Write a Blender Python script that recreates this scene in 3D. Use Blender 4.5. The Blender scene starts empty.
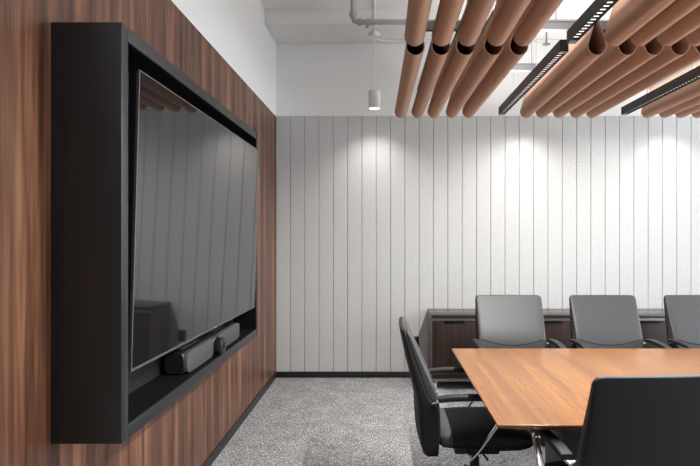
import bpy, bmesh, math
from mathutils import Vector, Matrix
S = bpy.context.scene
C = S.collection
PI = math.pi

# ------------------------------------------------------------------ materials
def srgb(r, g, b):
    f = lambda c: (c/255/12.92) if c/255 <= .04045 else ((c/255+.055)/1.055)**2.4
    return (f(r), f(g), f(b), 1)

def mat(name, col, rough=.5, metal=0, spec=.5, ior=1.5):
    m = bpy.data.materials.new(name); m.use_nodes = True
    b = m.node_tree.nodes['Principled BSDF']
    b.inputs['Base Color'].default_value = col
    b.inputs['Roughness'].default_value = rough
    b.inputs['Metallic'].default_value = metal
    b.inputs['Specular IOR Level'].default_value = spec
    b.inputs['IOR'].default_value = ior
    return m

class NT:
    def __init__(s, m):
        s.t = m.node_tree; s.b = s.t.nodes['Principled BSDF']
    def n(s, kind, **kw):
        o = s.t.nodes.new(kind)
        for k, v in kw.items():
            if k in o.inputs: o.inputs[k].default_value = v
            else: setattr(o, k, v)
        return o
    def l(s, a, b): s.t.links.new(a, b)
    def coord(s, scale=(1,1,1)):
        c = s.n('ShaderNodeTexCoord'); mp = s.n('ShaderNodeMapping')
        mp.inputs['Scale'].default_value = scale
        s.l(c.outputs['Object'], mp.inputs['Vector']); return mp.outputs['Vector']
    def noise(s, vec, scale, detail=3, rough=.5, dist=0):
        o = s.n('ShaderNodeTexNoise'); o.inputs['Scale'].default_value = scale
        o.inputs['Detail'].default_value = detail; o.inputs['Roughness'].default_value = rough
        o.inputs['Distortion'].default_value = dist
        s.l(vec, o.inputs['Vector']); return o.outputs['Fac']
    def math(s, op, a, b=None):
        o = s.n('ShaderNodeMath'); o.operation = op
        for i, v in enumerate((a, b)):
            if v is None: continue
            if isinstance(v, (int, float)): o.inputs[i].default_value = v
            else: s.l(v, o.inputs[i])
        return o.outputs[0]
    def ramp(s, fac, stops):
        o = s.n('ShaderNodeValToRGB'); e = o.color_ramp.elements
        while len(e) < len(stops): e.new(.5)
        for el, (p, c) in zip(e, stops): el.position = p; el.color = c
        s.l(fac, o.inputs['Fac']); return o.outputs['Color']
    def mix(s, fac, a, b, mode='MIX'):
        o = s.n('ShaderNodeMix'); o.data_type = 'RGBA'; o.blend_type = mode
        for sock, v in ((o.inputs[0], fac), (o.inputs[6], a), (o.inputs[7], b)):
            if isinstance(v, (int, float, tuple)): sock.default_value = v
            else: s.l(v, sock)
        return o.outputs[2]
    def bump(s, h, strength, dist=.002):
        o = s.n('ShaderNodeBump'); o.inputs['Strength'].default_value = strength
        o.inputs['Distance'].default_value = dist
        s.l(h, o.inputs['Height']); s.l(o.outputs['Normal'], s.b.inputs['Normal'])

def wood(name, dark, mid, light, along, plank_axis, plank_w, plank_amt, rough, spec=.5, bump=.06, fine=26):
    """grain along axis `along`; tone changes from strip to strip along plank_axis"""
    m = mat(name, mid, rough, spec=spec); t = NT(m)
    sc = [9, 9, 9]; sc[along] = .45
    v = t.coord(tuple(sc))
    a = t.noise(v, 1.6, 4, .55, .15)
    sc2 = [fine]*3; sc2[along] = 1.3
    f = t.noise(t.coord(tuple(sc2)), 1.5, 2, .5, .1)
    fac = t.math('ADD', t.math('MULTIPLY', a, .62), t.math('MULTIPLY', f, .38))
    col = t.ramp(fac, [(.37, dark), (.5, mid), (.64, light)])
    c = t.n('ShaderNodeTexCoord'); sp = t.n('ShaderNodeSeparateXYZ')
    t.l(c.outputs['Object'], sp.inputs[0])
    k = t.math('FLOOR', t.math('DIVIDE', sp.outputs[plank_axis], plank_w))
    w = t.n('ShaderNodeTexWhiteNoise'); w.noise_dimensions = '1D'; t.l(k, w.inputs['W'])
    g = t.math('ADD', t.math('MULTIPLY', w.outputs['Value'], plank_amt), 1-plank_amt/2)
    cc = t.n('ShaderNodeCombineColor')
    for i in range(3): t.l(g, cc.inputs[i])
    col = t.mix(1.0, col, cc.outputs[0], 'MULTIPLY')
    t.l(col, t.b.inputs['Base Color'])
    if bump: t.bump(f, bump, .001)
    return m

M = {}
M['white'] = mat('white_plaster', (.81, .81, .805, 1), .8, spec=.2)
t = NT(M['white']); t.bump(t.noise(t.coord(), 60, 3), .05)
M['ceiling'] = mat('painted_concrete', (.74, .64, .63, 1), .85, spec=.2)
t = NT(M['ceiling']); nz = t.noise(t.coord(), 4, 4)
t.l(t.ramp(nz, [(.3, (.80, .80, .79, 1)), (.7, (.85, .85, .84, 1))]), t.b.inputs['Base Color'])
M['felt'] = mat('grey_felt', (.53, .525, .515, 1), .95, spec=.1)
t = NT(M['felt'])
a = t.noise(t.coord(), 55, 4, .7)
t.l(t.ramp(a, [(.3, (.475, .472, .465, 1)), (.55, (.545, .543, .536, 1)), (.72, (.59, .588, .58, 1))]), t.b.inputs['Base Color'])
t.bump(a, .2, .002)
M['rear_wall_dark'] = mat('light_blocking_grey', (.07, .07, .07, 1), .8)  # unseen rear wall only, dark so that little light bounces forward
M['groove'] = mat('felt_backing', (.2, .2, .2, 1), .9, spec=.1)
M['walnut'] = wood('walnut_cladding', (.050, .018, .009, 1), (.128, .051, .027, 1), (.26, .122, .068, 1), 2, 1, .083, .8, .36, .4)
M['table'] = wood('cherry_veneer', (.150, .052, .0085, 1), (.195, .073, .0120, 1), (.24, .096, .0170, 1), 1, 0, .31, .14, .22, .32, 0, 42)
M['table_under'] = mat('table_core', (.22, .085, .035, 1), .5)
M['espresso'] = wood('espresso_veneer', (.014, .007, .0045, 1), (.022, .011, .0075, 1), (.033, .017, .012, 1), 2, 0, .4725, .2, .5, .3)
M['espresso_top'] = mat('espresso_top', (.035, .024, .024, 1), .22)
M['side_laminate'] = mat('greige_laminate', (.16, .125, .11, 1), .5)
M['carpet'] = mat('grey_carpet', (.25, .25, .25, 1), .95, spec=.1)
t = NT(M['carpet'])
a = t.noise(t.coord((1, 3.6, 1)), 34, 2, .6)
b2 = t.noise(t.coord((3.6, 1, 1)), 34, 2, .6)
c2 = t.noise(t.coord(), 7, 3, .6)
d2 = t.noise(t.coord((1.5, 1, 1)), 85, 1, .6)
f = t.math('ADD', t.math('ADD', t.math('MULTIPLY', a, .3), t.math('MULTIPLY', b2, .34)),
           t.math('ADD', t.math('MULTIPLY', c2, .10), t.math('MULTIPLY', d2, .26)))
t.l(t.ramp(f, [(.39, (.07, .07, .072, 1)), (.49, (.235, .237, .24, 1)), (.60, (.62, .625, .63, 1))]), t.b.inputs['Base Color'])
t.bump(d2, .6, .004)
M['black_base'] = mat('black_rubber_base', (.012, .012, .013, 1), .5)
M['laminate'] = mat('charcoal_laminate', (.014, .0141, .0146, 1), .42, ior=1.55)
t = NT(M['laminate']); a = t.noise(t.coord(), 350, 2); t.bump(a, .15, .0006)
M['laminate_in'] = mat('black_lining', (.005, .005, .005, 1), .7, spec=.12)
M['screen'] = mat('screen_glass', (.008, .008, .009, 1), .035, spec=.5, ior=1.85)
t = NT(M['screen']); t.bump(t.noise(t.coord((1, 1.0, .5)), 2.2, 1), .05, .012)
M['bezel'] = mat('silver_bezel', (.12, .12, .122, 1), .5, .6)
M['plastic'] = mat('black_plastic', (.013, .013, .014, 1), .35)
M['mesh'] = mat('grey_speaker_cloth', (.058, .058, .06, 1), .8)
t = NT(M['mesh']); t.bump(t.noise(t.coord(), 500, 1), .3, .001)
M['lens'] = mat('lens_glass', (.004, .004, .006, 1), .06)
M['badge'] = mat('badge_silver', (.7, .7, .7, 1), .3, 1)
M['terracotta'] = mat('terracotta_felt', (.43, .25, .175, 1), .93, spec=.1)
t = NT(M['terracotta']); a = t.noise(t.coord(), 70, 4, .7)
t.l(t.ramp(a, [(.3, (.44, .262, .188, 1)), (.7, (.51, .31, .225, 1))]), t.b.inputs['Base Color'])
t.bump(a, .15, .0015)
M['track'] = mat('black_aluminium', (.009, .009, .0095, 1), .5, spec=.25)
M['louvre'] = mat('louvre_reflector', (.35, .35, .36, 1), .3, .8)
M['end_cap'] = mat('grey_end_cap', (.22, .23, .25, 1), .4)
M['lamp_white'] = mat('white_enamel', (.78, .78, .77, 1), .35)
M['pipe'] = mat('painted_pipe', (.36, .36, .36, 1), .45)
M['strut'] = mat('grey_channel', (.17, .17, .175, 1), .5)
M['cable'] = mat('steel_cable', (.4, .4, .4, 1), .4, .6)
M['leather'] = mat('dark_grey_leather', (.046, .046, .048, 1), .42, spec=.5)
t = NT(M['leather']); t.bump(t.noise(t.coord(), 260, 3), .12, .0008)
M['black_fabric'] = mat('black_upholstery', (.0115, .0115, .012, 1), .6, spec=.25)
t = NT(M['black_fabric']); t.bump(t.noise(t.coord(), 300, 3), .15, .0008)
M['chrome'] = mat('polished_aluminium', (.78, .78, .79, 1), .12, 1)
M['brushed'] = mat('satin_aluminium', (.20, .20, .20, 1), .45, .7)
M['arm_pad'] = mat('black_arm_pad', (.016, .016, .0165, 1), .5, spec=.3)
M['panel_grey'] = mat('graphite_panel', (.05, .05, .052, 1), .45)

def emit(name, col, s):
    m = bpy.data.materials.new(name); m.use_nodes = True
    b = m.node_tree.nodes['Principled BSDF']
    b.inputs['Base Color'].default_value = (.8, .8, .8, 1)
    b.inputs['Emission Color'].default_value = col
    b.inputs['Emission Strength'].default_value = s
    return m
M['glow'] = emit('lamp_glow', (1, .95, .88, 1), 4)
M['led'] = emit('led_strip', (1, .97, .93, 1), 1.1)

# ------------------------------------------------------------------ mesh helpers
def add_box(bm, x0, x1, y0, y1, z0, z1, bev=0, seg=2):
    r = bmesh.ops.create_cube(bm, size=1)
    vs = r['verts']
    for v in vs:
        v.co = Vector(((x0+x1)/2+v.co.x*(x1-x0), (y0+y1)/2+v.co.y*(y1-y0), (z0+z1)/2+v.co.z*(z1-z0)))
    if bev:
        es = list({e for v in vs for e in v.link_edges})
        bmesh.ops.bevel(bm, geom=es, offset=bev, segments=seg, affect='EDGES', profile=.5)

def add_loft(bm, rings, cap=True, closed=True):
    vs = [[bm.verts.new(p) for p in r] for r in rings]
    n = len(rings[0])
    for a, b in zip(vs, vs[1:]):
        for i in range(n if closed else n-1):
            j = (i+1) % n
            bm.faces.new((a[i], a[j], b[j], b[i]))
    if cap:
        bm.faces.new(list(reversed(vs[0]))); bm.faces.new(vs[-1])

def add_tube(bm, pts, r, n=12, flat=None):
    """round tube through pts; flat=(w,h,up) makes a rounded flat bar instead"""
    pts = [Vector(p) for p in pts]; rings = []
    prev = None
    for i, p in enumerate(pts):
        d = (pts[min(i+1, len(pts)-1)]-pts[max(i-1, 0)]).normalized()
        if flat:
            side = Vector(flat[2]).normalized()
            up = d.cross(side).normalized(); side = up.cross(d).normalized()
            a, b = flat[0]/2, flat[1]/2
        else:
            if prev is None:
                side = d.cross(Vector((0, 0, 1)) if abs(d.z) < .9 else Vector((1, 0, 0))).normalized()
            else:
                side = (prev - d*prev.dot(d)).normalized()
            prev = side; up = d.cross(side)
            a = b = r[i] if isinstance(r, (list, tuple)) else r
        ring = []
        for k in range(n):
            an = 2*PI*k/n; cx, cy = math.cos(an), math.sin(an)
            if flat:
                e = .45
                cx = math.copysign(abs(cx)**e, cx); cy = math.copysign(abs(cy)**e, cy)
            ring.append(p+side*cx*a+up*cy*b)
        rings.append(ring)
    add_loft(bm, rings)

def add_lathe(bm, prof, c=(0, 0, 0), axis='z', n=24):
    """prof: list of (r, h); both ends are capped"""
    rings = []
    for r, h in prof:
        ring = []
        for k in range(n):
            a = 2*PI*k/n; x, y = r*math.cos(a), r*math.sin(a)
            p = {'z': (x, y, h), 'x': (h, x, y), 'y': (x, h, y)}[axis]
            ring.append(Vector(c)+Vector(p))
        rings.append(ring)
    add_loft(bm, rings)

def smooth_path(pts, n=6):
    P = [Vector(p) for p in pts]; out = []
    for i in range(len(P)-1):
        p0, p1, p2, p3 = P[max(i-1, 0)], P[i], P[i+1], P[min(i+2, len(P)-1)]
        for k in range(n):
            s = k/n
            out.append(.5*((2*p1)+(p2-p0)*s+(2*p0-5*p1+4*p2-p3)*s*s+(3*p1-p0-3*p2+p3)*s**3))
    out.append(P[-1]); return out

def obj(name, bm, m, parent=None, smooth=35):
    me = bpy.data.meshes.new(name)
    bmesh.ops.recalc_face_normals(bm, faces=bm.faces[:])
    bm.to_mesh(me); bm.free()
    me.materials.append(M[m])
    for p in me.polygons: p.use_smooth = True
    me.set_sharp_from_angle(angle=math.radians(smooth))
    o = bpy.data.objects.new(name, me); C.objects.link(o)
    if parent: o.parent = parent
    return o

def box_obj(name, dims, m, parent=None, bev=.002):
    bm = bmesh.new(); add_box(bm, *dims, bev); return obj(name, bm, m, parent)

def tag(o, label, cat, group=None):
    o['label'] = label; o['category'] = cat
    if group: o['group'] = group
    return o
def thing(name, label, cat, loc=(0, 0, 0), rz=0, group=None):
    o = bpy.data.objects.new(name, None); C.objects.link(o)
    o.empty_display_size = .1
    o.location = loc; o.rotation_euler = (0, 0, rz)
    return tag(o, label, cat, group)
def struct(o):
    o['kind'] = 'structure'; return o
def dup(root, loc, rz=0, label=None):
    def cp(o, par):
        c = o.copy(); C.objects.link(c)
        if par: c.parent = par
        for ch in list(o.children): cp(ch, c)
        return c
    r = cp(root, None); r.location = loc; r.rotation_euler = (0, 0, rz)
    if label: r['label'] = label
    return r

# ------------------------------------------------------------------ setting
LX, BY, CZ = -1.1275, 6.0, 3.66      # left wall, back wall, ceiling
RX, FY = 5.8, -3.2
FELT = 2.755
struct(box_obj('floor', (LX-.1, RX, FY, BY+.1, -.1, 0), 'carpet', bev=0))
ceil = struct(box_obj('ceiling', (LX-.1, RX, FY, BY+.1, CZ, CZ+.1), 'ceiling', bev=0))
box_obj('beam', (LX, RX, 5.44, BY+.01, 3.515, CZ+.01), 'ceiling', ceil, .004)
wb = struct(box_obj('wall_back', (LX-.1, RX, BY+.02, BY+.12, 0, CZ), 'white', bev=0))
box_obj('upper_wall', (LX, RX, BY+.004, BY+.02, FELT, CZ), 'white', wb, 0)
bm = bmesh.new()
pw = .1507
x = LX
while x < RX-.01:
    add_box(bm, x+.002, min(x+pw, RX)-.002, BY, BY+.014, .06, FELT, .0035, 1); x += pw
obj('felt_panelling', bm, 'felt', wb, 20)
box_obj('felt_backing', (LX, RX, BY+.013, BY+.02, .06, FELT), 'groove', wb, 0)
wl = struct(box_obj('wall_left', (LX-.1, LX-.001, FY, BY+.02, 0, CZ), 'white', bev=0))
box_obj('wood_cladding', (LX-.001, LX, FY, BY+.003, 0, FELT-.006), 'walnut', wl, 0)
struct(box_obj('wall_rear', (LX-.1, RX, FY-.1, FY, 0, CZ), 'rear_wall_dark', bev=0))  # out of view, added to close off light from behind the camera
# right side: a full height window wall, daylight comes through it
wr = bpy.data.objects.new('window_1', None); C.objects.link(wr); struct(wr); wr.location = (RX, (FY+BY)/2, 0)
def wpart(nm, d):
    o = box_obj(nm, d, 'lamp_white', wr, .002); local(o, wr)
def local(o, root):
    o.data.transform(Matrix.Translation(-Vector(root.location))); return o
wpart('window_sill', (RX, RX+.08, FY, BY, 0, .12)); wpart('window_head', (RX, RX+.08, FY, BY, CZ-.12, CZ))
for k in range(9):
    y = FY+.03+k*(BY-FY-.06)/8
    wpart('mullion', (RX, RX+.08, y-.03, y+.03, .12, CZ-.12))
struct(box_obj('baseboard_back', (LX, RX, BY-.012, BY+.02, 0, .061), 'black_base', bev=.001))
struct(box_obj('baseboard_left', (LX, LX+.008, FY, BY-.012, 0, .066), 'black_base', bev=.001))

# ------------------------------------------------------------------ display surround
FX = -.887
Y0, Y1, Z0, Z1 = 1.933, 4.045, .791, 2.222
t = thing('display_surround', 'deep charcoal box frame on the walnut wall around the television', 'frame', (LX, (Y0+Y1)/2, Z0))
W = Matrix.Translation(-Vector(t.location))
def local(o, root):
    o.data.transform(Matrix.Translation(-Vector(root.location))); return o
for (nm, d) in (('side_panel', (LX+.0003, FX, Y0, Y0+.052, Z0, Z1)), ('side_panel', (LX+.0003, FX, Y1-.048, Y1, Z0, Z1)),
                ('top_panel', (LX+.0003, FX, Y0+.052, Y1-.048, Z1-.049, Z1)), ('bottom_panel', (LX+.0003, FX, Y0+.052, Y1-.048, Z0, Z0+.049))):
    local(box_obj(nm, d, 'laminate', t, .0015), t)
local(box_obj('back_panel', (LX+.0003, -1.05, Y0+.052, Y1-.048, Z0+.049, Z1-.049), 'laminate', t, 0), t)
for (nm, d) in (('lining', (-1.05, FX-.004, Y0+.052, Y1-.048, Z0+.049, Z0+.051)), ('lining', (-1.05, FX-.004, Y0+.052, Y1-.048, Z1-.051, Z1-.049)),
                ('lining', (-1.05, FX-.004, Y1-.050, Y1-.048, Z0+.051, Z1-.051)), ('lining', (-1.05, FX-.004, Y0+.052, Y0+.054, Z0+.051, Z1-.051))):
    local(box_obj(nm, d, 'laminate_in', t, 0), t)
SH = Z0+.051

# television: tilted a little, top edge out into the room
def corner(px, py, p): return Vector(((px-383)/p, 570/p, 1.5-(py-235)/p))
nt, nb, ft, fb = Vector((-.884, 2.066, 2.102)), Vector((-.913, 2.066, 1.002)), Vector((-.868, 3.984, 2.094)), Vector((-.897, 3.984, .994))
cen = (nt+nb+ft+fb)/4
uy = ((ft+fb)-(nt+nb)).normalized(); uz = ((nt+ft)-(nb+fb)); uz = (uz-uy*uz.dot(uy)).normalized(); ux = uy.cross(uz).normalized()
TW, TH = 1.919, 1.098
tv = thing('television', 'large black wall television tilted forward inside the charcoal box frame', 'television', cen)
tv.rotation_euler = Matrix((ux, uy, uz)).transposed().to_euler()
bm = bmesh.new(); add_box(bm, -.040, -.001, -TW/2+.004, TW/2-.004, -TH/2+.004, TH/2-.004, .003); obj('housing', bm, 'plastic', tv)
bm = bmesh.new()
b = .0055
for d in ((-TW/2, TW/2, -TH/2, -TH/2+b*1.8), (-TW/2, TW/2, TH/2-b, TH/2), (-TW/2, -TW/2+b, -TH/2+b*1.8, TH/2-b), (TW/2-b, TW/2, -TH/2+b*1.8, TH/2-b)):
    add_box(bm, -.010, .002, *d, .0008, 1)
obj('bezel', bm, 'bezel', tv)
bm = bmesh.new(); add_box(bm, -.004, .0012, -TW/2+b, TW/2-b, -TH/2+b*1.8, TH/2-b); obj('screen', bm, 'screen', tv)
bm = bmesh.new(); add_box(bm, .001, .0035, .03, .066, -TH/2+.002, -TH/2+.008, .0005, 1); obj('badge', bm, 'badge', tv)
for yy in (-.3, .3):
    bm = bmesh.new(); add_box(bm, -.10, -.04, yy-.03, yy+.03, -.25, .25, .002); obj('wall_bracket', bm, 'plastic', tv)

# video bar on the shelf of the surround
VB = thing('video_bar', 'grey and black video conference bar on the shelf under the television', 'video bar', (-.975, 3.145, SH))
def bar_rings(y0, y1, dx0, dx1, h, r):
    def ring(y, s):
        out = []
        cx, cz = (dx0+dx1)/2, h/2+.002
        a, c = (dx1-dx0)/2*s, h/2*s
        for k in range(32):
            an = 2*PI*k/32; u, v = math.cos(an), math.sin(an)
            out.append((cx+a*math.copysign(abs(u)**.45, u), y, cz+c*math.copysign(abs(v)**.45, v)))
        return out
    L = y1-y0
    return [ring(y0, .9), ring(y0+.004, .97), ring(y0+.012, 1), ring(y1-.012, 1), ring(y1-.004, .97), ring(y1, .9)]
bm = bmesh.new(); add_loft(bm, bar_rings(-.475, .50, -.052, .044, .104, .03)); obj('body', bm, 'plastic', VB)
for (a, b_) in ((-.475, -.055), (.045, .50)):
    bm = bmesh.new()
    rg = []
    def fr(x, s):
        out = []
        for k in range(36):
            an = 2*PI*k/36; u, v = math.cos(an), math.sin(an)
            yc, L = (a+b_)/2, (b_-a)/2
            rr = .042
            yy = math.copysign(abs(u)**.2, u)*L; zz = math.copysign(abs(v)**.55, v)*.050
            out.append((x+.007, yc+yy*s, .054+zz*s))
        return out
    add_loft(bm, [fr(.030, 1), fr(.046, 1), fr(.051, .985), fr(.053, .95)])
    obj('speaker_cover', bm, 'mesh', VB)
bm = bmesh.new(); add_lathe(bm, [(.044, .03), (.047, .034), (.047, .052), (.044, .056)], (0, -.02, .05), 'x', 32); obj('lens_collar', bm, 'brushed', VB)
bm = bmesh.new(); add_lathe(bm, [(.03, .05), (.03, .062), (.044, .064), (.046, .07), (.046, .098), (.042, .104), (.03, .105)], (0, -.02, .05), 'x', 32)
lh = obj('lens_housing', bm, 'plastic', VB)
bm = bmesh.new(); add_lathe(bm, [(.018, .103), (.018, .107), (.012, .108)], (0, -.02, .05), 'x', 24); obj('lens', bm, 'lens', lh)
bm = bmesh.new(); add_lathe(bm, [(.013, .05), (.013, .057), (.009, .058)], (0, -.135, .04), 'x', 20); obj('sensor', bm, 'lens', VB)
for (a, b_) in ((-.40, -.13), (.08, .30)):
    bm = bmesh.new(); add_box(bm, -.036, .008, a, b_, .1035, .1065, .001, 1)
    for k in range(4): add_box(bm, -.034+k*.011, -.029+k*.011, a+.004, b_-.004, .106, .1085, .0006, 1)
    obj('vent_grille', bm, 'mesh', VB)

# ------------------------------------------------------------------ baffles
BZ0, BZ1 = 2.629, 2.905
def tear(r, z0, z1, n=26):
    cz = z0+r; d = z1-cz; a = math.acos(r/d)      # tangent points at +-a from straight up
    pts = []
    for k in range(n+1):
        an = PI/2+a+(2*PI-2*a)*k/n
        pts.append((r*math.cos(an), cz+r*math.sin(an)))
    L = [(pts[-1][0]*(1-s), pts[-1][1]+(z1-pts[-1][1])*s) for s in (.33, .66)]
    R = [(pts[0][0]*s, z1+(pts[0][1]-z1)*s) for s in (.33, .66)]
    return pts+L+[(0, z1)]+R
def make_baffle(length, label, group):
    t = thing('felt_baffle', label, 'acoustic baffle', (0, 0, BZ0), 0, group)
    po = tear(.060, 0, BZ1-BZ0); pi = tear(.0555, .0045, BZ1-BZ0-.014)
    bm = bmesh.new(); n = len(po)
    V = {}
    for nm, pf in (('o', po), ('i', pi)):
        for y in (-length/2, length/2):
            V[nm, y] = [bm.verts.new((x, y, z)) for x, z in pf]
    y0, y1 = -length/2, length/2
    for i in range(n):
        j = (i+1) % n
        bm.faces.new((V['o', y0][i], V['o', y0][j], V['o', y1][j], V['o', y1][i]))
        bm.faces.new((V['i', y0][i], V['i', y1][i], V['i', y1][j], V['i', y0][j]))
        for y in (y0, y1): bm.faces.new((V['o', y][i], V['o', y][j], V['i', y][j], V['i', y][i]))
    obj('felt_roll', bm, 'terracotta', t, 40)
    bm = bmesh.new()
    add_box(bm, -.006, .006, y0+.01, y1-.01, BZ1-BZ0-.012, BZ1-BZ0+.012, .001, 1)
    obj('hanging_rail', bm, 'strut', t)
    return t
AX = [.188, .350, .505, .68, .84]
BX = [1.365, 1.535, 1.70, 1.865, 2.02]
CX = [2.55, 2.715, 2.87, 3.03]
FARY, NEARY = (3.585+5.50)/2, (3.41+1.45)/2
ordn = ['leftmost', 'second from left', 'third from left', 'fourth from left', 'fifth from left']
proto_f = proto_n = None
gl = {'A': 'the left cluster', 'B': 'the middle cluster', 'C': 'the right cluster'}
for g, xs in (('A', AX), ('B', BX), ('C', CX)):
    for i, xx in enumerate(xs):
        lab = f'terracotta felt baffle by the back wall, {ordn[i]} in {gl[g]}'
        if proto_f is None:
            proto_f = make_baffle(1.915, lab, 'felt baffles by the back wall'); proto_f.location = (xx, FARY, BZ0); last = proto_f
        else: last = dup(proto_f, (xx, FARY, BZ0), 0, lab)
        last.rotation_euler.z = {'A': .016, 'B': -.018 if i == 0 else .004}.get(g, 0)
for g, xs in (('A', AX), ('B', BX)):
    for i, xx in enumerate(xs):
        lab = f'nearer terracotta felt baffle at the top edge, {ordn[i]} in {gl[g]}'
        if proto_n is None:
            proto_n = make_baffle(1.96, lab, 'felt baffles of the nearer row'); proto_n.location = (xx, NEARY, BZ0)
        else: dup(proto_n, (xx+(.02 if g == 'B' and i == 0 else 0), NEARY, BZ0), 0, lab)

# steel channels the baffles hang from, with threaded rods to the ceiling
def channel(y, x0, x1, rods, lab):
    t = thing('support_channel', lab, 'ceiling channel', ((x0+x1)/2, y, 2.917), 0, 'steel channels over the baffles')
    bm = bmesh.new(); L = (x1-x0)/2
    add_box(bm, -L, L, -.022, .022, 0, .006); add_box(bm, -L, L, -.022, -.017, .006, .056); add_box(bm, -L, L, .017, .022, .006, .056)
    add_box(bm, -L, L, -.022, -.008, .052, .057); add_box(bm, -L, L, .008, .022, .052, .057)
    obj('channel', bm, 'strut', t)
    for r in rods:
        bm = bmesh.new(); add_tube(bm, [(r-(x0+x1)/2, 0, .003), (r-(x0+x1)/2, 0, CZ-2.917)], .004, 8); obj('hanger_rod', bm, 'cable', t)
channel(4.92, .45, 3.5, (1.284, 2.45), 'grey steel channel with hanger rods above the baffles close to the back wall')
channel(3.95, .27, 3.5, (1.199, 2.40), 'grey steel channel with hanger rods above the middle of the baffles')
channel(3.05, .10, 2.2, (.45, 1.70), 'grey steel channel above the nearer row of baffles, its end towards the back wall')
channel(1.80, .10, 2.2, (.45, 1.70), 'grey steel channel above the nearer row of baffles, its end towards the viewer')

# linear louvre lights
def make_track(length, lab, cab, power):
    t = thing('linear_light', lab, 'ceiling light', (0, 0, 2.67), 0, 'black linear ceiling lights')
    w, h = .0275, .075; a, b = -length/2, length/2
    bm = bmesh.new()
    add_box(bm, -w, -w+.004, a, b, 0, h, .0005, 1); add_box(bm, w-.004, w, a, b, 0, h, .0005, 1)
    add_box(bm, -w+.004, w-.004, a, b, h-.005, h); add_box(bm, -w+.004, w-.004, a, a+.005, 0, h-.005); add_box(bm, -w+.004, w-.004, b-.005, b, 0, h-.005)
    obj('housing', bm, 'track', t)
    for e in (a, b):
        s = 1 if e == a else -1
        bm = bmesh.new(); add_box(bm, -w+.004, w-.004, min(e+s*.006, e+s*.05), max(e+s*.006, e+s*.05), .002, .01, .0005, 1)
        obj('end_plate', bm, 'end_cap', t)
    n = int((length-.12)/.045)
    bm = bmesh.new(); y = a+.06
    st = (length-.12)/n
    for k in range(n+1): add_box(bm, -w+.004, w-.004, y+k*st-.009, y+k*st+.009, .010, .016)
    for sx in (-1, 1): add_box(bm, sx*(w-.006)-.002, sx*(w-.006)+.002, a+.06, b-.06, .003, .016)
    obj('louvre', bm, 'track', t)
    bm = bmesh.new(); add_box(bm, -w+.008, w-.008, a+.06, b-.06, .015, .024)
    obj('diffuser', bm, 'led', t)
    for yy in cab:
        bm = bmesh.new(); add_tube(bm, [(0, yy, h-.001), (0, yy, CZ-2.67)], .0018, 6); obj('suspension_cable', bm, 'cable', t)
    li = bpy.data.lights.new('track_lamp', 'AREA'); li.shape = 'RECTANGLE'; li.size = .03; li.size_y = length-.1
    li.energy = power*length/2; li.color = (1, .975, .945); li.spread = math.radians(165)
    lo = bpy.data.objects.new('track_lamp', li); C.objects.link(lo); lo.parent = t; lo.location = (0, 0, -.002)
    up = bpy.data.lights.new('ceiling_fill', 'AREA'); up.shape = 'RECTANGLE'; up.size = .03; up.size_y = length-.1  # added fill, no part of the fixture: brightens ceiling and upper wall
    up.spread = math.radians(170); up.energy = 11*length/2; up.color = (1, .97, .94)
    uo = bpy.data.objects.new('ceiling_fill', up); C.objects.link(uo); uo.parent = t; uo.location = (0, 0, h+.004); uo.rotation_euler = (PI, 0, 0)
    return t
tf = make_track(1.93, 'black linear louvre light by the back wall between left and middle baffle clusters', (-.295, .45), 18); tf.location = (1.155, 4.595, 2.67)
dup(tf, (2.35, 4.595, 2.67), 0, 'black linear louvre light by the back wall between middle and right baffle clusters')
tn = make_track(2.0, 'black linear louvre light of the nearer row with bright cells at the top edge', (.765, -.485), 85); tn.location = (1.15, 2.485, 2.67)

# pendants washing the felt wall
def make_pendant(lab):
    t = thing('pendant_light', lab, 'pendant light', (0, 0, 2.758), 0, 'white cylinder pendants along the felt wall')
    bm = bmesh.new(); n = 32
    add_lathe(bm, [(.052, .018), (.052, .003), (.0535, 0), (.0575, .0), (.0585, .003), (.0585, .176), (.056, .179), (.004, .18)], n=n); obj('shade', bm, 'lamp_white', t)
    bm = bmesh.new(); add_lathe(bm, [(.051, .010), (.051, .0165)], n=n); obj('lamp', bm, 'glow', t)
    bm = bmesh.new(); add_lathe(bm, [(.008, .179), (.008, .2), (.004, .21)], n=12); obj('cable_grip', bm, 'lamp_white', t)
    bm = bmesh.new(); add_tube(bm, smooth_path([(0, 0, .2), (.004, 0, .4), (-.002, 0, .6), (0, 0, .72)]), .0042, 8); obj('cable', bm, 'lamp_white', t)
    bm = bmesh.new(); add_lathe(bm, [(.03, .712), (.05, .717), (.05, .751), (.048, .757)], n=24)
    add_box(bm, -.066, -.04, -.02, .02, .722, .752, .004); add_box(bm, .04, .07, -.02, .02, .722, .752, .004)
    obj('junction_box', bm, 'lamp_white', t)
    li = bpy.data.lights.new('pendant_lamp', 'SPOT'); li.energy = 29; li.spot_size = math.radians(125); li.spot_blend = 1
    li.color = (1, .965, .92); li.shadow_soft_size = .045
    lo = bpy.data.objects.new('pendant_lamp', li); C.objects.link(lo); lo.parent = t; lo.location = (0, 0, -.004)
    return t
PY = 5.68
pe = make_pendant('white cylinder pendant on a cable in open view at the left before the felt wall'); pe.location = (-.085, PY, 2.758)
dup(pe, (1.46, PY, 2.758), 0, 'white cylinder pendant over the felt wall tucked behind the middle baffle cluster')
dup(pe, (2.97, PY, 2.758), 0, 'white cylinder pendant over the felt wall tucked behind the right baffle cluster')

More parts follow.
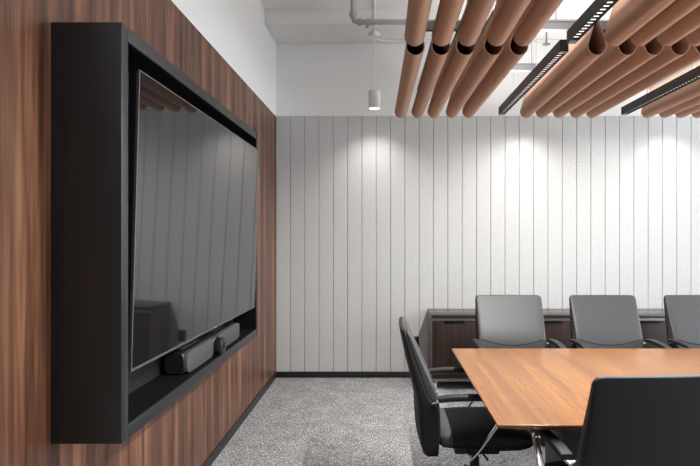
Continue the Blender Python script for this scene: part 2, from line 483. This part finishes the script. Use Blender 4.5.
# sprinkler pipe, conduit
sp = thing('sprinkler_pipe', 'grey sprinkler pipe with an elbow below the ceiling beam', 'pipe', (-.274, 5.2, 3.443))
bm = bmesh.new(); add_tube(bm, smooth_path([(0, 0, CZ-3.443), (0, 0, .12), (0, 0, .08), (0, 0, .05), (.012, 0, .012), (.05, 0, 0), (.08, 0, 0), (.12, 0, 0), (4.6, 0, 0)], 1), .024, 14); obj('pipe', bm, 'pipe', sp)
bm = bmesh.new(); add_lathe(bm, [(.031, .045), (.033, .05), (.033, .075), (.031, .08)], axis='x', n=20); add_lathe(bm, [(.031, .05), (.033, .055), (.033, .09), (.031, .095)], n=20); obj('elbow_fitting', bm, 'pipe', sp)
bm = bmesh.new(); add_lathe(bm, [(.012, 0), (.034, .004), (.034, .04), (.012, .044)], (.12, 0, 0), 'x', 20); add_lathe(bm, [(.014, -.05), (.014, 0)], (.13, 0, 0), n=12); obj('clamp', bm, 'pipe', sp)
bm = bmesh.new(); add_lathe(bm, [(.035, -.205), (.035, -.2), (.008, -.19), (.008, -.02)], (1.765, 0, 0), n=16); obj('sprinkler_head', bm, 'strut', sp)
cd = bmesh.new()
add_tube(cd, smooth_path([(-.078, 4.6, CZ-.008), (-.078, 5.39, CZ-.008), (-.08, 5.42, CZ-.018), (-.08, 5.431, CZ-.05), (-.08, 5.431, 3.54), (-.08, 5.435, 3.515), (-.082, 5.46, 3.507), (-.085, PY-.05, 3.507)], 1), .0075, 10)
o = obj('conduit', cd, 'lamp_white'); tag(o, 'thin white conduit coming down the beam to the left pendant', 'conduit')
cd = bmesh.new()
add_tube(cd, smooth_path([(-.08, PY+.05, 3.505), (-.07, 5.80, 3.505), (-.04, 5.85, 3.505), (0, 5.872, 3.505), (.06, 5.875, 3.505), (4.2, 5.875, 3.505)], 1), .008, 10)
o = obj('conduit', cd, 'lamp_white'); tag(o, 'thin white conduit running right from the left pendant box under the beam', 'conduit')

# ------------------------------------------------------------------ credenza and outlet
CX0, CX1, CY0, CY1 = .476, 4.256, 5.513, 5.985
cr = thing('credenza', 'long low espresso wood credenza against the felt wall behind the chairs', 'credenza', (CX0, CY0, 0))
def cb(nm, d, m, bev=.002, par=None):
    o = box_obj(nm, d, m, par or cr, bev); local(o, cr); return o
cb('top', (CX0-.006, CX1+.006, CY0-.012, CY1, .698, .7275), 'espresso_top')
cb('side_panel', (CX0, CX0+.02, CY0+.012, CY1, .085, .698), 'side_laminate')
cb('side_panel', (CX1-.02, CX1, CY0+.012, CY1, .085, .698), 'side_laminate')
cb('body', (CX0+.02, CX1-.02, CY0+.03, CY1, .11, .698), 'espresso')
cb('top_rail', (CX0+.003, CX1-.003, CY0, CY0+.03, .668, .694), 'brushed', .001)
cb('base_rail', (CX0, CX1, CY0-.002, CY1-.01, .083, .109), 'brushed', .001)
nD = 8; dw = (CX1-CX0)/nD
for k in range(nD):
    a = CX0+k*dw
    d = cb('door', (a+.002, a+dw-.002, CY0+.004, CY0+.024, .112, .664), 'espresso', .001)
    bm = bmesh.new(); c = a+dw/2-.02
    add_box(bm, c-.1, c+.1, CY0-.012, CY0+.006, .650, .664, .002); 
    local(obj('handle', bm, 'laminate_in', d), cr)
for k in range(4):
    x = CX0+.03+k*(CX1-CX0-.06)/3
    for y in (CY0+.03, CY1-.05):
        bm = bmesh.new(); add_box(bm, x-.017, x+.017, y-.017, y+.017, 0, .083, .003); local(obj('foot', bm, 'chrome', cr), cr)
ol = thing('wall_outlet', 'small black power outlet low on the felt wall left of the credenza', 'outlet', (.335, BY, .372))
bm = bmesh.new(); add_box(bm, -.042, .042, -.006, .0005, -.062, .062, .002); obj('cover_plate', bm, 'plastic', ol)
for z in (-.022, .022):
    bm = bmesh.new(); add_box(bm, -.017, .017, -.0085, -.0055, z-.014, z+.014, .001)
    add_box(bm, -.009, -.006, -.0092, -.0084, z-.004, z+.006); add_box(bm, .006, .009, -.0092, -.0084, z-.004, z+.006)
    obj('socket', bm, 'laminate_in', ol)

# ------------------------------------------------------------------ table
TX0, TX1, TY0, TY1, TZ = .459, 4.45, 2.28, 3.818, .74
tb = thing('conference_table', 'long cherry wood conference table surrounded by black chairs', 'table', ((TX0+TX1)/2, (TY0+TY1)/2, 0))
bm = bmesh.new()
def ring(i, z): return [(TX0+i, TY0+i, z), (TX1-i, TY0+i, z), (TX1-i, TY1-i, z), (TX0+i, TY1-i, z)]
add_loft(bm, [ring(.035, TZ-.026), ring(.001, TZ-.010), ring(0, TZ-.008), ring(0, TZ-.0015), ring(.0015, TZ)])
local(obj('tabletop', bm, 'table', tb, 20), tb)
local(box_obj('under_frame', (TX0+.09, TX1-.09, TY0+.09, TY1-.09, TZ-.05, TZ-.026), 'table_under', tb), tb)
for x in (.92, 3.3):
    bm = bmesh.new(); add_box(bm, x, x+.70, 2.86, 3.24, .03, TZ-.05, .004)
    lg = local(obj('pedestal', bm, 'panel_grey', tb), tb)
    bm = bmesh.new(); add_box(bm, x+.01, x+.69, 2.87, 3.23, 0, .03); local(obj('plinth', bm, 'brushed', lg), tb)

# ------------------------------------------------------------------ chairs (local +X is forward)
ZK = [.332, .350, .448, .604, .700, .786, .937, 1.0]
OUT = [-.300, -.322, -.340, -.345, -.364, -.388, -.420, -.430]
INN = [-.240, -.235, -.230, -.236, -.262, -.303, -.374, -.400]
def ip(z, T):
    if z <= ZK[0]: return T[0]
    if ZK[1] < z < ZK[-2]:            # eased between the profile stations
        return sum(ipl(z+d, T) for d in (-.036, -.018, 0, .018, .036))/5
    return ipl(z, T)
def ipl(z, T):
    if z <= ZK[0]: return T[0]
    for i in range(len(ZK)-1):
        if z <= ZK[i+1]:
            s = (z-ZK[i])/(ZK[i+1]-ZK[i]); return T[i]+(T[i+1]-T[i])*s
    return T[-1]
HW = .272
def half(z, top, bot, rt, rb, hw):
    if z > top-rt: return hw-rt+math.sqrt(max(0, rt*rt-(z-(top-rt))**2))
    if z < bot+rb: return hw-rb+math.sqrt(max(0, rb*rb-(bot+rb-z)**2))
    return hw
def slab(bm, zs, hw_of, fo, fi, bow, arc=lambda k: 0, n=56, e=.2, pad=0, q_=.32):
    rings = []
    for k, z in enumerate(zs):
        hw = hw_of(z); ring = []
        for i in range(n):
            an = 2*PI*i/n; c, s = math.cos(an), math.sin(an)
            w = math.copysign(abs(c)**e, c); q = math.copysign(abs(s)**q_, s)      # w across, q thickness
            zz = z+arc(k)*w*w
            o_, i_ = fo(zz), fi(zz)
            u = (o_+i_)/2+q*(i_-o_)/2+bow*w*w+pad*max(0, q)*(1-w*w)
            ring.append((u, w*hw, zz))
        rings.append(ring)
    add_loft(bm, rings)
def make_chair(lab):
    t = thing('conference_chair', lab, 'chair', (0, 0, 0), 0, 'black conference chairs around the table')
    def fin(z):      # shell is thick below the arm line and thin behind the cushion above it
        s = min(1, max(0, (z-.60)/.06)); full = ip(z, INN); thin = ip(z, OUT)+.55*(ip(z, INN)-ip(z, OUT))
        return full*(1-s)+thin*s
    zs = [.332, .336, .345, .36, .38, .41, .45, .5, .55, .59, .61, .63, .65, .68, .72, .78, .84, .90, .945, .97, .985, .995, .9985, 1.0]
    bm = bmesh.new(); slab(bm, zs, lambda z: half(z, 1.0, .332, .03, .05, HW)+.010*min(1, max(0, (1-z)/.35))*min(1, max(0, (z-.33)/.2)), lambda z: ip(z, OUT), fin, .014)
    obj('back_shell', bm, 'black_fabric', t, 50)
    zc = [.44, .443, .45, .465, .50, .54, .58, .61, .63, .66, .71, .76, .81, .86, .91, .95, .972, .986, .995, .999]
    def chw(z):
        return half(z, 1.0, .44, .03, .03, HW-.001)-.022*min(1, max(0, (.64-z)/.05))
    bm = bmesh.new()
    slab(bm, zc, chw, lambda z: ip(z, OUT)+(.40+.35*min(1, max(0, (.66-z)/.06)))*(ip(z, INN)-ip(z, OUT)), lambda z: ip(z, INN)+.004, .014, pad=.010, q_=.36)
    cu = obj('back_cushion', bm, 'leather', t, 50)
    bm = bmesh.new()
    arc = []
    for i in range(25):
        w_ = -1+i/12; z = .618+.045*w_*w_
        arc.append((ip(z, INN)+.0035+.014*w_*w_+.010*(1-w_*w_), w_*.243, z))
    add_tube(bm, arc, .0035, 8); obj('seam', bm, 'black_fabric', cu)
    # seat
    def seat(bm, us, grow, e=.35):
        rings = []
        for u in us:
            top = ip2(u, [(-.226, .455), (-.2, .464), (-.05, .470), (.12, .470), (.21, .461), (.255, .446), (.28, .425), (.29, .40)])
            bot = ip2(u, [(-.226, .380), (-.2, .358), (.1, .342), (.2, .342), (.26, .355), (.29, .385)])
            hw = ip2(u, [(-.226, .225), (-.2, .243), (-.1, .258), (.1, .265), (.23, .255), (.27, .235), (.29, .21)])+grow
            ring = []
            for i in range(40):
                an = 2*PI*i/40; c, s = math.cos(an), math.sin(an)
                w = math.copysign(abs(c)**e, c); q = math.copysign(abs(s)**.55, s)
                z = (top+bot)/2+q*((top-bot)/2+grow)-(.006*w*w if q > 0 else -.012*w*w)
                ring.append((u, w*hw, z))
            rings.append(ring)
        add_loft(bm, rings)
    bm = bmesh.new(); seat(bm, [-.226, -.215, -.2, -.15, -.1, -.05, 0, .05, .1, .15, .21, .24, .26, .27, .28, .287, .29], 0)
    st = obj('seat', bm, 'black_fabric', t, 60)
    bm = bmesh.new(); seat(bm, [-.228, -.2, -.19, -.18, -.165, -.156, -.154], .0022)
    obj('seat_rear_panel', bm, 'leather', t, 60)
    # arms
    for s in (1, -1):
        w0 = s*.302
        pts = smooth_path([(-.235, w0, .653), (-.16, w0, .662), (-.04, w0, .664), (.06, w0, .657), (.125, w0*1.01, .640)], 5)
        bm = bmesh.new(); add_tube(bm, pts, 0, 20, flat=(.052, .028, (0, 1, 0))); arm = obj('arm_pad', bm, 'arm_pad', t, 50)
        pts = smooth_path([(-.262, s*.276, .630), (-.25, s*.292, .640), (-.225, w0, .645), (-.16, w0, .650), (-.04, w0, .652), (.06, w0, .646), (.108, w0, .634), (.122, w0, .612),
                           (.105, w0, .58), (.065, w0, .515), (.015, w0, .445), (-.03, w0*.99, .385), (-.055, w0*.96, .352), (-.062, s*.265, .336), (-.062, s*.23, .330), (-.062, s*.12, .328)], 5)
        bm = bmesh.new(); add_tube(bm, pts, 0, 16, flat=(.034, .013, (0, 1, 0)))
        obj('arm_frame', bm, 'chrome', t, 50)
    # mechanism, column, base
    bm = bmesh.new(); add_box(bm, -.13, .12, -.125, .125, .30, .35, .012); add_box(bm, -.27, -.1, -.06, .06, .345, .38, .008)
    add_tube(bm, [(.02, -.1, .325), (.02, -.2, .325), (.03, -.24, .318)], .006, 8)
    obj('tilt_mechanism', bm, 'plastic', t)
    bm = bmesh.new(); add_lathe(bm, [(.028, .095), (.028, .24), (.022, .241), (.022, .33)], n=20); obj('gas_column', bm, 'plastic', t)
    bm = bmesh.new()
    add_lathe(bm, [(.03, .07), (.042, .075), (.042, .115), (.034, .122)], n=24)
    for k in range(5):
        a = 2*PI*k/5+.35
        d = Vector((math.cos(a), math.sin(a), 0)); sd = Vector((-d.y, d.x, 0))
        rg = []
        for r, z, hw, hh in ((.03, .098, .022, .016), (.1, .098, .019, .014), (.2, .09, .015, .011), (.285, .078, .012, .008), (.30, .076, .008, .006)):
            rg.append([d*r+sd*hw*c_+Vector((0, 0, z+hh*s_)) for c_, s_ in ((1, 0), (.8, .8), (0, 1), (-.8, .8), (-1, 0), (-.8, -.8), (0, -1), (.8, -.8))])
        add_loft(bm, rg)
    obj('star_base', bm, 'chrome', t, 50)
    for k in range(5):
        a = 2*PI*k/5+.35; d = Vector((math.cos(a), math.sin(a), 0))*.295; sd = Vector((-math.sin(a+.9), math.cos(a+.9), 0))
        bm = bmesh.new()
        for q in (-1, 1):
            c = d+sd*.012*q
            rings = []
            f = sd.cross(Vector((0, 0, 1)))
            for r, o_ in ((.024, -.009), (.029, -.007), (.029, .007), (.024, .009)):
                rings.append([c+sd*o_+f*r*math.cos(2*PI*i/20)+Vector((0, 0, .029+r*math.sin(2*PI*i/20))) for i in range(20)])
            add_loft(bm, rings)
        add_tube(bm, [d+Vector((0, 0, .04)), d+Vector((0, 0, .075))], .006, 8)
        obj('caster', bm, 'plastic', t, 50)
    return t
def ip2(x, T):
    if x <= T[0][0]: return T[0][1]
    for (a, va), (b, vb) in zip(T, T[1:]):
        if x <= b: return va+(vb-va)*(x-a)/(b-a)
    return T[-1][1]
ch = make_chair('black leather conference chair at the left end of the table, seen side on')
ch.location = (.52, 3.235, 0)
FYC = 4.75-.415
dup(ch, (1.04, FYC, 0), -PI/2, 'leftmost black conference chair on the credenza side, facing across the table')
dup(ch, (1.82, FYC, 0), -PI/2, 'middle of three black conference chairs on the credenza side of the table')
dup(ch, (2.605, FYC, 0), -PI/2, 'black conference chair at the right picture edge on the credenza side of the table')
dup(ch, (.986, 2.425, 0), PI/2+math.radians(4), 'nearest black conference chair, its back to the viewer at the front table edge')

# ------------------------------------------------------------------ camera, light
cam = bpy.data.cameras.new('camera'); co = bpy.data.objects.new('camera', cam); C.objects.link(co)
co.location = (0, 0, 1.5); co.rotation_euler = (PI/2, 0, 0)
cam.sensor_fit = 'HORIZONTAL'; cam.sensor_width = 36; cam.lens = 570/700*36
cam.shift_x = -33/700; cam.shift_y = 2/700
cam.clip_start = .05
S.camera = co

w = bpy.data.worlds.new('daylight'); S.world = w; w.use_nodes = True
bg = w.node_tree.nodes['Background']; bg.inputs['Color'].default_value = (.87, .945, 1, 1); bg.inputs['Strength'].default_value = 4.1
S.view_settings.view_transform = 'Standard'; S.view_settings.look = 'None'
S.view_settings.gamma = 1; S.view_settings.use_curve_mapping = False
S.view_settings.exposure = .5
